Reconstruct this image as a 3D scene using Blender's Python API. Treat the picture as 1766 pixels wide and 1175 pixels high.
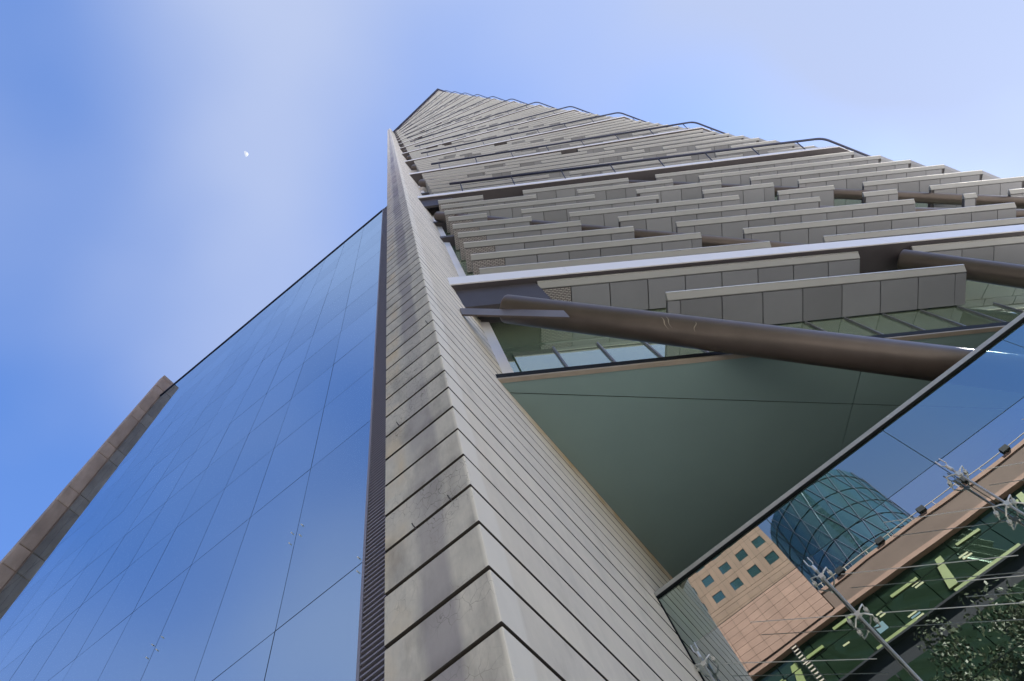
import bpy, math, random
from mathutils import Matrix, Vector
random.seed(7)
S = bpy.context.scene
for o in list(bpy.data.objects): bpy.data.objects.remove(o)
COL = S.collection
Z0 = 1.6                                     # eye height: all heights below are given above the eye

# ------------------------------------------------------------------ camera
RR = ((0.77760893, 0.60390886, -0.17498127), (-0.62547155, 0.71462081, -0.31321309), (-0.0641069, 0.3530031, 0.93342333))
cd = bpy.data.cameras.new('camera'); cam = bpy.data.objects.new('camera', cd); COL.objects.link(cam)
cd.sensor_width = 36; cd.lens = 1144.307 / 1766 * 36; cd.clip_start = 0.1; cd.clip_end = 9000
r, u, b = Vector(RR[0]), -Vector(RR[1]), -Vector(RR[2])
cam.matrix_world = Matrix(((r.x, u.x, b.x, 0), (r.y, u.y, b.y, 0), (r.z, u.z, b.z, Z0), (0, 0, 0, 1)))
S.camera = cam
S.render.resolution_x = 1024; S.render.resolution_y = 681

# ------------------------------------------------------------------ sky, sun, exposure
SUN_EL, SUN_AZ = math.radians(38), math.radians(40)        # azimuth measured from +X
w = bpy.data.worlds.new('World'); S.world = w; w.use_nodes = True
nt = w.node_tree; nt.nodes.clear(); N = nt.nodes.new; L = nt.links.new
sky = N('ShaderNodeTexSky'); sky.sky_type = 'NISHITA'; sky.sun_disc = False
sky.sun_elevation = SUN_EL; sky.sun_rotation = math.pi / 2 - SUN_AZ
sky.altitude = 1500; sky.air_density = 1.0; sky.dust_density = 1.1; sky.ozone_density = 2.5
tc = N('ShaderNodeTexCoord'); mp = N('ShaderNodeMapping'); mp.inputs['Scale'].default_value = (1, 1, 1)
mp.inputs['Location'].default_value = (-12.527, 11.709, 3.160)
no = N('ShaderNodeTexNoise'); no.inputs['Scale'].default_value = 1.7; no.inputs['Detail'].default_value = 6; no.inputs['Roughness'].default_value = 0.30
rp = N('ShaderNodeValToRGB'); rp.color_ramp.elements[0].position = 0.33; rp.color_ramp.elements[1].position = 0.63
rp.color_ramp.elements[0].color = (0, 0, 0, 1); rp.color_ramp.elements[1].color = (0.93, 0.93, 0.93, 1)
mxc = N('ShaderNodeMixRGB'); mxc.inputs['Color2'].default_value = (1.16, 1.36, 1.92, 1)
tn = N('ShaderNodeMixRGB'); tn.blend_type = 'MULTIPLY'; tn.inputs['Fac'].default_value = 1; tn.inputs['Color2'].default_value = (0.58, 0.71, 0.92, 1)
bg = N('ShaderNodeBackground'); bg.inputs['Strength'].default_value = 0.096
ow = N('ShaderNodeOutputWorld')
L(tc.outputs['Generated'], mp.inputs['Vector']); L(mp.outputs['Vector'], no.inputs['Vector'])
L(no.outputs['Fac'], rp.inputs['Fac']); L(rp.outputs['Color'], mxc.inputs['Fac']); L(sky.outputs['Color'], tn.inputs['Color1']); L(tn.outputs['Color'], mxc.inputs['Color1'])
L(mxc.outputs['Color'], bg.inputs['Color']); L(bg.outputs['Background'], ow.inputs['Surface'])
sl = bpy.data.lights.new('sun', 'SUN'); sl.energy = 5.0; sl.angle = math.radians(0.5); sl.color = (1, 0.95, 0.87)
so = bpy.data.objects.new('sun', sl); COL.objects.link(so)
sd = Vector((math.cos(SUN_EL) * math.cos(SUN_AZ), math.cos(SUN_EL) * math.sin(SUN_AZ), math.sin(SUN_EL)))
so.rotation_euler = sd.to_track_quat('Z', 'Y').to_euler(); so.location = (60, 50, 300)
S.view_settings.view_transform = 'Standard'; S.view_settings.look = 'None'
S.view_settings.exposure = 2.25; S.view_settings.gamma = 1; S.view_settings.use_curve_mapping = False

# ------------------------------------------------------------------ materials
def mat(name, col, rough=0.6, metal=0.0, var=0.0, vscale=1.5, stretch=(1, 1, 1), bump=0.0, bscale=30.0, col2=None, spec=0.5, coat=0.0):
    m = bpy.data.materials.new(name); m.use_nodes = True
    t = m.node_tree; p = t.nodes['Principled BSDF']
    p.inputs['Base Color'].default_value = (*col, 1); p.inputs['Roughness'].default_value = rough
    p.inputs['Metallic'].default_value = metal; p.inputs['Specular IOR Level'].default_value = spec
    p.inputs['Coat Weight'].default_value = coat
    if var or bump:
        g = t.nodes.new('ShaderNodeNewGeometry'); mp = t.nodes.new('ShaderNodeMapping'); mp.inputs['Scale'].default_value = stretch
        t.links.new(g.outputs['Position'], mp.inputs['Vector'])
    if var:
        n = t.nodes.new('ShaderNodeTexNoise'); n.inputs['Scale'].default_value = vscale; n.inputs['Detail'].default_value = 6; n.inputs['Roughness'].default_value = 0.6
        t.links.new(mp.outputs['Vector'], n.inputs['Vector'])
        mr = t.nodes.new('ShaderNodeMapRange'); mr.inputs['From Min'].default_value = 0.3; mr.inputs['From Max'].default_value = 0.7
        t.links.new(n.outputs['Fac'], mr.inputs['Value'])
        mx = t.nodes.new('ShaderNodeMixRGB')
        c2 = col2 or tuple(c * (1 - var) for c in col)
        mx.inputs['Color1'].default_value = (*col, 1); mx.inputs['Color2'].default_value = (*c2, 1)
        t.links.new(mr.outputs['Result'], mx.inputs['Fac']); t.links.new(mx.outputs['Color'], p.inputs['Base Color'])
        mr2 = t.nodes.new('ShaderNodeMapRange'); mr2.inputs['To Min'].default_value = max(0.02, rough - 0.08); mr2.inputs['To Max'].default_value = rough + 0.08
        t.links.new(n.outputs['Fac'], mr2.inputs['Value']); t.links.new(mr2.outputs['Result'], p.inputs['Roughness'])
    if bump:
        n2 = t.nodes.new('ShaderNodeTexNoise'); n2.inputs['Scale'].default_value = bscale; n2.inputs['Detail'].default_value = 4
        t.links.new(g.outputs['Position'], n2.inputs['Vector'])
        bp = t.nodes.new('ShaderNodeBump'); bp.inputs['Strength'].default_value = bump; bp.inputs['Distance'].default_value = 0.01
        t.links.new(n2.outputs['Fac'], bp.inputs['Height']); t.links.new(bp.outputs['Normal'], p.inputs['Normal'])
    return m

def glass_mat(name, tint, body, face=0.45, edge=1.0, rough=0.0, trans=None, wob=0.0):
    """coated architectural glass: tinted mirror over a dark body (or over a tinted see-through sheet)"""
    m = bpy.data.materials.new(name); m.use_nodes = True
    t = m.node_tree; t.nodes.clear(); n = t.nodes.new; l = t.links.new
    out = n('ShaderNodeOutputMaterial'); mix = n('ShaderNodeMixShader'); gl = n('ShaderNodeBsdfGlossy')
    gl.inputs['Color'].default_value = (*tint, 1); gl.inputs['Roughness'].default_value = rough
    if trans: bd = n('ShaderNodeBsdfTransparent'); bd.inputs['Color'].default_value = (*trans, 1)
    else: bd = n('ShaderNodeBsdfDiffuse'); bd.inputs['Color'].default_value = (*body, 1)
    fr = n('ShaderNodeFresnel'); fr.inputs['IOR'].default_value = 1.5
    mr = n('ShaderNodeMapRange'); mr.inputs['From Min'].default_value = 0.04; mr.inputs['From Max'].default_value = 0.9
    mr.inputs['To Min'].default_value = face; mr.inputs['To Max'].default_value = edge
    l(fr.outputs['Fac'], mr.inputs['Value']); l(mr.outputs['Result'], mix.inputs['Fac'])
    l(bd.outputs[0], mix.inputs[1]); l(gl.outputs[0], mix.inputs[2]); l(mix.outputs[0], out.inputs['Surface'])
    if wob:
        g = n('ShaderNodeNewGeometry'); no = n('ShaderNodeTexNoise'); no.inputs['Scale'].default_value = 0.55; no.inputs['Detail'].default_value = 1
        bp = n('ShaderNodeBump'); bp.inputs['Strength'].default_value = wob; bp.inputs['Distance'].default_value = 0.02
        l(g.outputs['Position'], no.inputs['Vector']); l(no.outputs['Fac'], bp.inputs['Height']); l(bp.outputs['Normal'], gl.inputs['Normal'])
    return m

def concrete_mat():
    m = bpy.data.materials.new('board_marked_concrete'); m.use_nodes = True
    t = m.node_tree; p = t.nodes['Principled BSDF']; n = t.nodes.new; l = t.links.new
    p.inputs['Roughness'].default_value = 0.82; p.inputs['Specular IOR Level'].default_value = 0.3
    g = n('ShaderNodeNewGeometry'); sx = n('ShaderNodeSeparateXYZ'); l(g.outputs['Position'], sx.inputs[0])
    lift0 = None
    def noise(scale, st, det=5, rough=0.6, off=(0, 0, 0), own=False):
        mp = n('ShaderNodeMapping'); mp.inputs['Scale'].default_value = st; mp.inputs['Location'].default_value = off
        l(own_pos if own else g.outputs['Position'], mp.inputs['Vector'])
        x = n('ShaderNodeTexNoise'); x.inputs['Scale'].default_value = scale; x.inputs['Detail'].default_value = det; x.inputs['Roughness'].default_value = rough
        l(mp.outputs[0], x.inputs['Vector']); return x.outputs['Fac']
    def rng(v, a, b_, c=0.0, d=1.0):
        x = n('ShaderNodeMapRange'); x.inputs['From Min'].default_value = a; x.inputs['From Max'].default_value = b_
        x.inputs['To Min'].default_value = c; x.inputs['To Max'].default_value = d; l(v, x.inputs['Value']); return x.outputs[0]
    def mth(op, a, b_):
        x = n('ShaderNodeMath'); x.operation = op
        for i, v in enumerate((a, b_)):
            if isinstance(v, (int, float)): x.inputs[i].default_value = v
            else: l(v, x.inputs[i])
        return x.outputs[0]
    def mix(f, a, b_, mode='MIX'):
        x = n('ShaderNodeMixRGB'); x.blend_type = mode
        for i, v in enumerate((f, a, b_)):
            if isinstance(v, tuple): x.inputs[i].default_value = (*v, 1)
            elif isinstance(v, (int, float)): x.inputs[i].default_value = v
            else: l(v, x.inputs[i])
        return x.outputs[0]
    # each pour has its own tone, broken by slow blotches
    lift = mth('FLOOR', mth('MULTIPLY', mth('SUBTRACT', sx.outputs['Z'], 5.78), 1 / 0.7), 0)
    wn = n('ShaderNodeTexWhiteNoise'); wn.noise_dimensions = '1D'; l(lift, wn.inputs['W'])
    cmb = n('ShaderNodeCombineXYZ'); l(mth('MULTIPLY', wn.outputs['Value'], 31.0), cmb.inputs['X']); l(mth('MULTIPLY', wn.outputs['Value'], 17.0), cmb.inputs['Y'])
    va = n('ShaderNodeVectorMath'); va.operation = 'ADD'; l(g.outputs['Position'], va.inputs[0]); l(cmb.outputs[0], va.inputs[1]); own_pos = va.outputs[0]
    c = mix(rng(noise(1.3, (1, 1, 1), own=True), 0.3, 0.7), (0.70, 0.64, 0.565), (0.54, 0.50, 0.455))
    c = mix(rng(wn.outputs['Value'], 0, 1, 0, 0.35), c, (0.47, 0.44, 0.42))
    c = mix(rng(noise(9, (1, 1, 0.5), 8, 0.7, own=True), 0.35, 0.75, 0, 0.5), c, (0.36, 0.34, 0.325))
    # fine vertical board grain
    c = mix(rng(noise(42, (1, 1, 0.05), 3), 0.35, 0.7, 0, 0.16), c, (0.36, 0.345, 0.33))
    # run-off stains: soft vertical band on the end face, hard-edged here and there
    xb = mth('MULTIPLY', rng(mth('ADD', sx.outputs['X'], rng(noise(0.7, (1, 1, 1), 2), 0, 1, -0.12, 0.12)), -2.62, -2.50), rng(mth('ADD', sx.outputs['X'], rng(noise(0.9, (1, 1, 1), 2, 0.5, (5, 1, 2)), 0, 1, -0.1, 0.1)), -2.12, -2.20))
    band = mth('MULTIPLY', xb, rng(noise(0.35, (1, 1, 1), 3, 0.5, (3, 3, 1)), 0.30, 0.60, 0.15, 1.0))
    end = rng(sx.outputs['Y'], 3.44, 3.385)
    c = mix(mth('MULTIPLY', band, end), c, (0.29, 0.265, 0.285))
    c = mix(mth('MULTIPLY', mth('MULTIPLY', rng(sx.outputs['X'], -2.62, -2.72), end), rng(noise(0.8, (1, 1, 0.7), 4, 0.6, (9, 2, 4), True), 0.46, 0.7, 0, 0.85)), c, (0.62, 0.49, 0.34))
    c = mix(rng(noise(1.7, (1, 1, 0.35), 6, 0.65, (2, 7, 3), True), 0.53, 0.72, 0, 0.6), c, (0.22, 0.20, 0.19))
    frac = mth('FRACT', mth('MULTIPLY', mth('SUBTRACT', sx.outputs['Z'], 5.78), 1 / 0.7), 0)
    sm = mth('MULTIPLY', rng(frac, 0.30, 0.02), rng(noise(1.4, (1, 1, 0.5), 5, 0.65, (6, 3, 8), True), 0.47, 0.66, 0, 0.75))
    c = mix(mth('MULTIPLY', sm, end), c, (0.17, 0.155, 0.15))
    # rain streaks on the long face, rust-yellow edge by the soffit
    st = mth('MULTIPLY', rng(noise(3.2, (1, 1, 0.06), 4, 0.6, (1, 4, 0)), 0.5, 0.68, 0, 0.25), rng(sx.outputs['X'], -1.83, -1.79))
    c = mix(st, c, (0.34, 0.325, 0.32))
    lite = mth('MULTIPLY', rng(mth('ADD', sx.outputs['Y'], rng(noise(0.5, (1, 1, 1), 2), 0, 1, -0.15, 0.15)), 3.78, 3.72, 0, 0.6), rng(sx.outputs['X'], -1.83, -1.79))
    c = mix(mth('MULTIPLY', rng(sx.outputs['X'], -1.83, -1.79), rng(noise(0.6, (1, 1, 0.4), 4, 0.6, (8, 1, 5), True), 0.3, 0.7, 0.35, 0.75)), c, (0.78, 0.71, 0.60))  # long face painted paler, standing in for the stronger light on it
    c = mix(lite, c, (0.76, 0.72, 0.66))  # pale strip by the arris, its colour raised for that light too
    yb = mth('MULTIPLY', mth('MULTIPLY', rng(sx.outputs['Z'], 14.5, 15.3), rng(sx.outputs['Z'], 15.75, 15.6)), rng(sx.outputs['Y'], 6.2, 7.6))
    c = mix(mth('MULTIPLY', yb, rng(noise(1.1, (1, 1, 1), 4), 0.35, 0.6, 0.1, 0.85)), c, (0.50, 0.36, 0.19))
    # hair cracks
    v = n('ShaderNodeTexVoronoi'); v.feature = 'DISTANCE_TO_EDGE'; v.inputs['Scale'].default_value = 7.5
    mpv = n('ShaderNodeMapping'); mpv.inputs['Scale'].default_value = (1.3, 1.3, 0.9)
    wv = n('ShaderNodeTexNoise'); wv.inputs['Scale'].default_value = 6; l(g.outputs['Position'], wv.inputs['Vector'])
    vm = n('ShaderNodeMixRGB'); vm.inputs[0].default_value = 0.12; l(g.outputs['Position'], vm.inputs[1]); l(wv.outputs['Color'], vm.inputs[2])
    l(vm.outputs[0], mpv.inputs['Vector']); l(mpv.outputs[0], v.inputs['Vector'])
    crack = mth('MULTIPLY', rng(v.outputs['Distance'], 0.022, 0.006), rng(noise(0.9, (1, 1, 1), 3, 0.5, (4, 4, 9)), 0.46, 0.58, 0, 0.75))
    c = mix(mth('MULTIPLY', crack, end), c, (0.12, 0.11, 0.10))
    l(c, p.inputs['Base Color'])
    bp = n('ShaderNodeBump'); bp.inputs['Strength'].default_value = 0.25; bp.inputs['Distance'].default_value = 0.01
    l(mth('ADD', noise(55, (1, 1, 0.25), 6, 0.7), mth('MULTIPLY', noise(6, (1, 1, 1), 3), 0.6)), bp.inputs['Height']); l(bp.outputs[0], p.inputs['Normal'])
    return m

def perforated_mat():
    m = mat('perforated_metal', (0.42, 0.40, 0.39), 0.5, 0.1)
    t = m.node_tree; n = t.nodes.new; l = t.links.new; p = t.nodes['Principled BSDF']
    g = n('ShaderNodeTexCoord'); br = n('ShaderNodeTexBrick'); br.inputs['Scale'].default_value = 1.0
    br.inputs['Brick Width'].default_value = 0.16; br.inputs['Row Height'].default_value = 0.055; br.inputs['Mortar Size'].default_value = 0.014
    br.inputs['Color1'].default_value = (0.36, 0.34, 0.34, 1); br.inputs['Color2'].default_value = (0.44, 0.42, 0.41, 1); br.inputs['Mortar'].default_value = (0.09, 0.08, 0.09, 1)
    l(g.outputs['Object'], br.inputs['Vector']); l(br.outputs['Color'], p.inputs['Base Color'])
    return m

M = dict(
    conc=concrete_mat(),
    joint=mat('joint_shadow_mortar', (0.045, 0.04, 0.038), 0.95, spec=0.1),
    panel=mat('grey_sunshade_panel', (0.232, 0.240, 0.272), 0.42, 0.0, var=0.12, vscale=0.5),
    lip=mat('pale_sunshade_lip', (0.325, 0.33, 0.335), 0.45, 0.0, var=0.1, vscale=0.4),
    bead=mat('aluminium_bead', (0.74, 0.73, 0.70), 0.3, 0.5),
    dark=mat('dark_joint_metal', (0.07, 0.065, 0.075), 0.6),
    white=mat('white_fascia_metal', (0.80, 0.78, 0.80), 0.34, 0.1),
    brown=mat('brown_underside_metal', (0.065, 0.057, 0.066), 0.5, 0.1, var=0.15),
    tube=mat('bronze_painted_steel', (0.115, 0.09, 0.08), 0.38, 0.2, var=0.25, vscale=1.2, bump=0.06, bscale=70),
    rail=mat('dark_blue_rail', (0.028, 0.032, 0.065), 0.4, 0.3),
    black=mat('black_gutter', (0.012, 0.014, 0.018), 0.7, spec=0.15),
    beige=mat('beige_trim', (0.36, 0.31, 0.26), 0.6, var=0.2),
    soffit=mat('green_soffit_panel', (0.225, 0.322, 0.325), 0.38, 0.0, var=0.1, vscale=0.3, bump=0.03, bscale=20),
    facadeglass=glass_mat('green_facade_glass', (0.74, 0.86, 0.80), (0.19, 0.24, 0.16), 0.40, 0.95, 0.0, wob=0.03),
    glassblue=glass_mat('blue_mirror_glass', (0.64, 0.79, 0.90), (0.012, 0.022, 0.04), 0.62, 0.98, 0.0, wob=0.05),
    lobby=glass_mat('lobby_glass', (0.80, 0.86, 0.86), (0.01, 0.02, 0.02), 0.50, 0.98, 0.0, trans=(0.30, 0.42, 0.36), wob=0.14),
    lobbytop=glass_mat('green_lobby_glass', (0.70, 0.80, 0.77), (0.01, 0.02, 0.02), 0.44, 0.98, 0.0, trans=(0.46, 0.64, 0.54), wob=0.14),
    mull=mat('grey_mullion', (0.22, 0.22, 0.25), 0.4, 0.4),
    coping=mat('brushed_coping', (0.46, 0.45, 0.46), 0.45, 0.3, var=0.15, vscale=6),
    louvre=mat('violet_grey_louvre', (0.24, 0.23, 0.28), 0.45, 0.3),
    stone=mat('brown_stone', (0.36, 0.275, 0.23), 0.75, var=0.35, vscale=2.2, stretch=(1, 1, 0.4), bump=0.2, bscale=25),
    steel=mat('white_steel', (0.72, 0.72, 0.70), 0.3, 0.6),
    pink=mat('pink_stone', (0.215, 0.13, 0.098), 0.8, var=0.2, vscale=0.8),
    pink2=mat('pink_stone_dark', (0.20, 0.12, 0.09), 0.8, var=0.2, vscale=0.8),
    brownwall=mat('brown_render', (0.085, 0.052, 0.039), 0.8, var=0.25, vscale=0.7, stretch=(0.3, 1, 1)),
    officeglass=glass_mat('dark_green_office_glass', (0.5, 0.7, 0.55), (0.009, 0.017, 0.010), 0.10, 0.8),
    limebeam=mat('lime_painted_beam', (0.13, 0.165, 0.05), 0.6, var=0.2),
    towerglass=glass_mat('teal_tower_glass', (0.5, 0.72, 0.75), (0.02, 0.045, 0.055), 0.22, 0.95),
    asphalt=mat('asphalt', (0.055, 0.055, 0.057), 0.9, var=0.3, vscale=0.8),
    paving=mat('paving', (0.46, 0.43, 0.39), 0.85, var=0.2, vscale=0.7),
    paint=mat('road_paint', (0.75, 0.75, 0.72), 0.7, var=0.2, vscale=3),
    kerb=mat('kerb_stone', (0.34, 0.33, 0.31), 0.85, var=0.2),
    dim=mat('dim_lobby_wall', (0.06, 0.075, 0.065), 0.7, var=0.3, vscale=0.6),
    leaf=mat('leaf', (0.026, 0.036, 0.011), 0.6, var=0.5, vscale=1.2, col2=(0.02, 0.035, 0.01)),
    bark=mat('bark', (0.12, 0.09, 0.06), 0.9, var=0.4, vscale=4, stretch=(1, 1, 0.2)),
    perf=perforated_mat(),
)
def vary(m, amt):
    t = m.node_tree; n = t.nodes.new; l = t.links.new
    p = t.nodes.get('Principled BSDF'); sock = p.inputs['Base Color'] if p else [x for x in t.nodes if x.type == 'BSDF_GLOSSY'][0].inputs['Color']
    oi = n('ShaderNodeObjectInfo'); ge = n('ShaderNodeNewGeometry'); ad = n('ShaderNodeMath'); ad.operation = 'ADD'; fr = n('ShaderNodeMath'); fr.operation = 'FRACT'
    l(oi.outputs['Random'], ad.inputs[0]); l(ge.outputs['Random Per Island'], ad.inputs[1]); l(ad.outputs[0], fr.inputs[0])
    mr = n('ShaderNodeMapRange'); mr.inputs['To Min'].default_value = 1 - amt; mr.inputs['To Max'].default_value = 1 + amt; l(fr.outputs[0], mr.inputs['Value'])
    hs = n('ShaderNodeHueSaturation'); l(mr.outputs[0], hs.inputs['Value'])
    if sock.links: l(sock.links[0].from_socket, hs.inputs['Color'])
    else: hs.inputs['Color'].default_value = sock.default_value
    l(hs.outputs[0], sock)
vary(M['panel'], 0.13); vary(M['glassblue'], 0.035); vary(M['stone'], 0.15); vary(M['pink'], 0.08); vary(M['soffit'], 0.04)
def emis(name, col, s):
    m = bpy.data.materials.new(name); m.use_nodes = True
    p = m.node_tree.nodes['Principled BSDF']; p.inputs['Base Color'].default_value = (0, 0, 0, 1)
    p.inputs['Emission Color'].default_value = (*col, 1); p.inputs['Emission Strength'].default_value = s; return m
M['lit'] = emis('office_ceiling_light', (1.0, 1.0, 0.55), 0.22)
M['litblue'] = emis('office_screen_light', (0.45, 0.85, 1.0), 0.13)
M['moon'] = emis('moonlit_disc', (0.80, 0.86, 1.0), 0.185)

# ------------------------------------------------------------------ builders
def new(name, me, basis, parent):
    o = bpy.data.objects.new(name, me); COL.objects.link(o)
    o.matrix_basis = basis
    if parent is not None:
        o.parent = parent; o.matrix_parent_inverse = parent['_w'] if False else WM[parent.name].inverted()
    WM[o.name] = basis.copy()
    return o
WM = {}
def thing(name, label, cat, loc=(0, 0, -1.6), group=None):
    o = new(name, None, Matrix.Translation((loc[0], loc[1], loc[2] + Z0)), None); o.empty_display_size = 0.5
    return tag(o, label, cat, group)
def tag(o, label=None, cat=None, group=None, kind=None):
    if label: o['label'] = label
    if cat: o['category'] = cat
    if group: o['group'] = group
    if kind: o['kind'] = kind
    return o
class MB:
    def __init__(s): s.v = []; s.f = []; s.m = []
    def add(s, vs, fs, mi=0):
        k = len(s.v); s.v += [tuple(p) for p in vs]; s.f += [tuple(i + k for i in f) for f in fs]; s.m += [mi] * len(fs)
    def box(s, x0, x1, y0, y1, z0, z1, mi=0):
        s.hexa([(x0, y0, z0), (x1, y0, z0), (x1, y1, z0), (x0, y1, z0), (x0, y0, z1), (x1, y0, z1), (x1, y1, z1), (x0, y1, z1)], mi)
    def hexa(s, v, mi=0):
        s.add(v, [(3, 2, 1, 0), (4, 5, 6, 7), (0, 1, 5, 4), (1, 2, 6, 5), (2, 3, 7, 6), (3, 0, 4, 7)], mi)
    def loft(s, rings, mi=0, caps=True):                 # rings of equal length joined in order
        n = len(rings[0]); k = len(s.v)
        vs = [p for rg in rings for p in rg]; fs = []
        for a in range(len(rings) - 1):
            for i in range(n):
                j = (i + 1) % n; fs.append((a * n + i, a * n + j, (a + 1) * n + j, (a + 1) * n + i))
        if caps: fs += [tuple(range(n))[::-1], tuple((len(rings) - 1) * n + i for i in range(n))]
        s.add(vs, fs, mi)
    def tube(s, pts, r, seg=10, mi=0, r1=None):
        pts = [Vector(p) for p in pts]; rings = []
        for i, p in enumerate(pts):
            d = (pts[min(i + 1, len(pts) - 1)] - pts[max(i - 1, 0)]).normalized()
            a = d.cross(Vector((0, 0, 1)) if abs(d.z) < 0.95 else Vector((1, 0, 0))).normalized(); b2 = d.cross(a)
            rr = r if r1 is None else r + (r1 - r) * i / (len(pts) - 1)
            rings.append([p + (a * math.cos(q) + b2 * math.sin(q)) * rr for q in (2 * math.pi * k / seg for k in range(seg))])
        s.loft(rings, mi)
    def mesh(s, name, mats, smooth=False, raw=False):
        me = bpy.data.meshes.new(name); me.from_pydata(s.v, [], s.f)
        for m in (mats if isinstance(mats, (list, tuple)) else [mats]): me.materials.append(m)
        me.polygons.foreach_set('material_index', s.m)
        if smooth: me.polygons.foreach_set('use_smooth', [True] * len(me.polygons))
        me.update(); return me
    def build(s, name, mats, parent=None, smooth=False):
        xs = [p[0] for p in s.v]; ys = [p[1] for p in s.v]; zs = [p[2] for p in s.v]
        c = ((min(xs) + max(xs)) / 2, (min(ys) + max(ys)) / 2, min(zs))
        s.v = [(p[0] - c[0], p[1] - c[1], p[2] - c[2]) for p in s.v]
        me = s.mesh(name, mats)
        if smooth: me.shade_smooth() if hasattr(me, 'shade_smooth') else None
        return new(name, me, Matrix.Translation((c[0], c[1], c[2] + Z0)), parent)
def bevel(o, wd, seg=2):
    md = o.modifiers.new('edge', 'BEVEL'); md.width = wd; md.segments = seg; md.limit_method = 'ANGLE'; return o
def autosmooth(o):
    me = o.data
    me.polygons.foreach_set('use_smooth', [len(p.vertices) == 4 for p in me.polygons])

# ------------------------------------------------------------------ ground
g = MB(); g.add([(-3000, -3000, -1.6), (3000, -3000, -1.6), (3000, 3000, -1.6), (-3000, 3000, -1.6)], [(0, 1, 2, 3)])
tag(g.build('ground', M['paving']), 'pale city paving stretching away from the tower', kind='structure')
g = MB(); g.add([(-400, -20, -1.596), (400, -20, -1.596), (400, -6, -1.596), (-400, -6, -1.596)], [(0, 1, 2, 3)])
tag(g.build('road', M['asphalt']), 'asphalt street in front of the tower', kind='structure')
g = MB()
for i in range(-30, 30): g.add([(i * 6, -13.07, -1.592), (i * 6 + 3, -13.07, -1.592), (i * 6 + 3, -12.93, -1.592), (i * 6, -12.93, -1.592)], [(0, 1, 2, 3)])
tag(g.build('lane_marking', M['paint']), 'dashed white centre line on the street', kind='structure')
for y in (-6.0, -20.2):
    g = MB(); g.box(-400, 400, y, y + 0.2, -1.6, -1.47); tag(g.build('kerb', M['kerb']), 'stone kerb along the street', kind='structure')

# ------------------------------------------------------------------ the tower
tower = thing('office_tower', 'very tall grey office tower with bare concrete wall and rows of sunshade fins', 'tower', (8, 14, -1.6))
# --- concrete wall: pours 0.7 m high with recessed joints
WX0, WX1, WY0, WY1 = -3.0, -1.784, 3.377, 34.0
LIFT, J0 = 0.7, 4.18                                     # first joint measured at 4.18 m above the eye
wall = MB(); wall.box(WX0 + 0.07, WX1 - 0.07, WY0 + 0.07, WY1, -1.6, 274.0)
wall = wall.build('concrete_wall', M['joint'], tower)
pb = MB(); c_ = 0.007; hh = LIFT - 0.048
def lift_block(mb, zb):
    def ring(ins, zz): return [(WX0 + ins, WY0 + c_ + ins, zb + zz), (WX0 + c_ + ins, WY0 + ins, zb + zz), (WX1 - c_ - ins, WY0 + ins, zb + zz), (WX1 - ins, WY0 + c_ + ins, zb + zz), (WX1 - ins, WY1 + 0.2, zb + zz), (WX0 + ins, WY1 + 0.2, zb + zz)]
    k0 = len(mb.f)
    mb.loft([ring(c_, 0), ring(0, c_), ring(0, hh - c_), ring(c_, hh)], 0)
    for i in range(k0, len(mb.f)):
        if i - k0 < 6 or i - k0 >= 12: mb.m[i] = 1       # arris chamfers and bed faces painted dark: grime plus the shade inside the joints
lift_block(pb, 0.0)
cx, cy = (WX0 + WX1) / 2, (WY0 + WY1) / 2
pb.v = [(a - cx, b2 - cy, c) for a, b2, c in pb.v]
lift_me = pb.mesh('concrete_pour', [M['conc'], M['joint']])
zs = J0 - LIFT * 8 + 0.024; k = 0; upper = MB()
while zs < 272.5:
    if k < 70: new('concrete_pour', lift_me, Matrix.Translation((cx + random.uniform(-.0025, .0025), cy + random.uniform(-.0025, .0025), zs + Z0)), wall)
    else: lift_block(upper, zs)
    zs += LIFT; k += 1
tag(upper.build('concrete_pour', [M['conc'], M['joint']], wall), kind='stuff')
for (x, y, z) in ((-2.72, 3.377, 9.06 + 0.02), (-2.05, 3.377, 6.27 + 0.0), (-2.55, 3.377, 6.27), (-1.92, 3.377, 12.6)):
    p = MB(); p.tube([(x, y + 0.03, z), (x, y - 0.05, z + 0.005), (x, y - 0.07, z + 0.03)], 0.008, 6); p.build('rebar_pin', M['dark'], wall)

# --- plan of the fin facade: fins run from near the wall to a leaning ridge, twisting with height
LF = Vector((-0.83, 5.84))
def RF(z): return Vector((24.82 - 0.012 * z, 25.1 - 0.076 * z))
def frame(z):
    d = RF(z) - LF; ln = d.length; d = d / ln
    return d, Vector((-d.y, d.x)), ln                    # along, inward, length
E_ = Vector((0.56, 0.83)).normalized(); EI = Vector((-E_.y, E_.x))
def pt(z, s, inn, dz=0.0):
    d, i, ln = frame(z); q = LF + d * s + i * inn
    return (q.x, q.y, z + dz)
def corner(z, inn):                                      # where the offset lines of both sides of the ridge meet
    d, i, ln = frame(z); P = LF + i * inn; Q = RF(z) + EI * inn
    den = d.x * (-E_.y) + d.y * E_.x
    r0 = Q - P; s = (r0.x * (-E_.y) + r0.y * E_.x) / den
    return s
def side(z, q, inn, dz=0.0):
    s = corner(z, inn); d, i, ln = frame(z); c = LF + d * s + i * inn + E_ * q
    return (c.x, c.y, z + dz)
SIDE = 15.0
WALLX = WX1
def s_wall(z, inn):                                      # s where the offset line meets the concrete wall
    d, i, ln = frame(z); return (WALLX - LF.x - i.x * inn) / d.x
def run(mb, prof, z, s0, s1, mi=0, mitre=False, tw=False):
    n = len(prof)
    a = [pt(z, (s_wall(z, y) if tw else s0), y, h) for y, h in prof]
    b2 = [pt(z, (corner(z, y) if mitre else s1), y, h) for y, h in prof]
    mb.loft([a, b2], mi)
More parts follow.
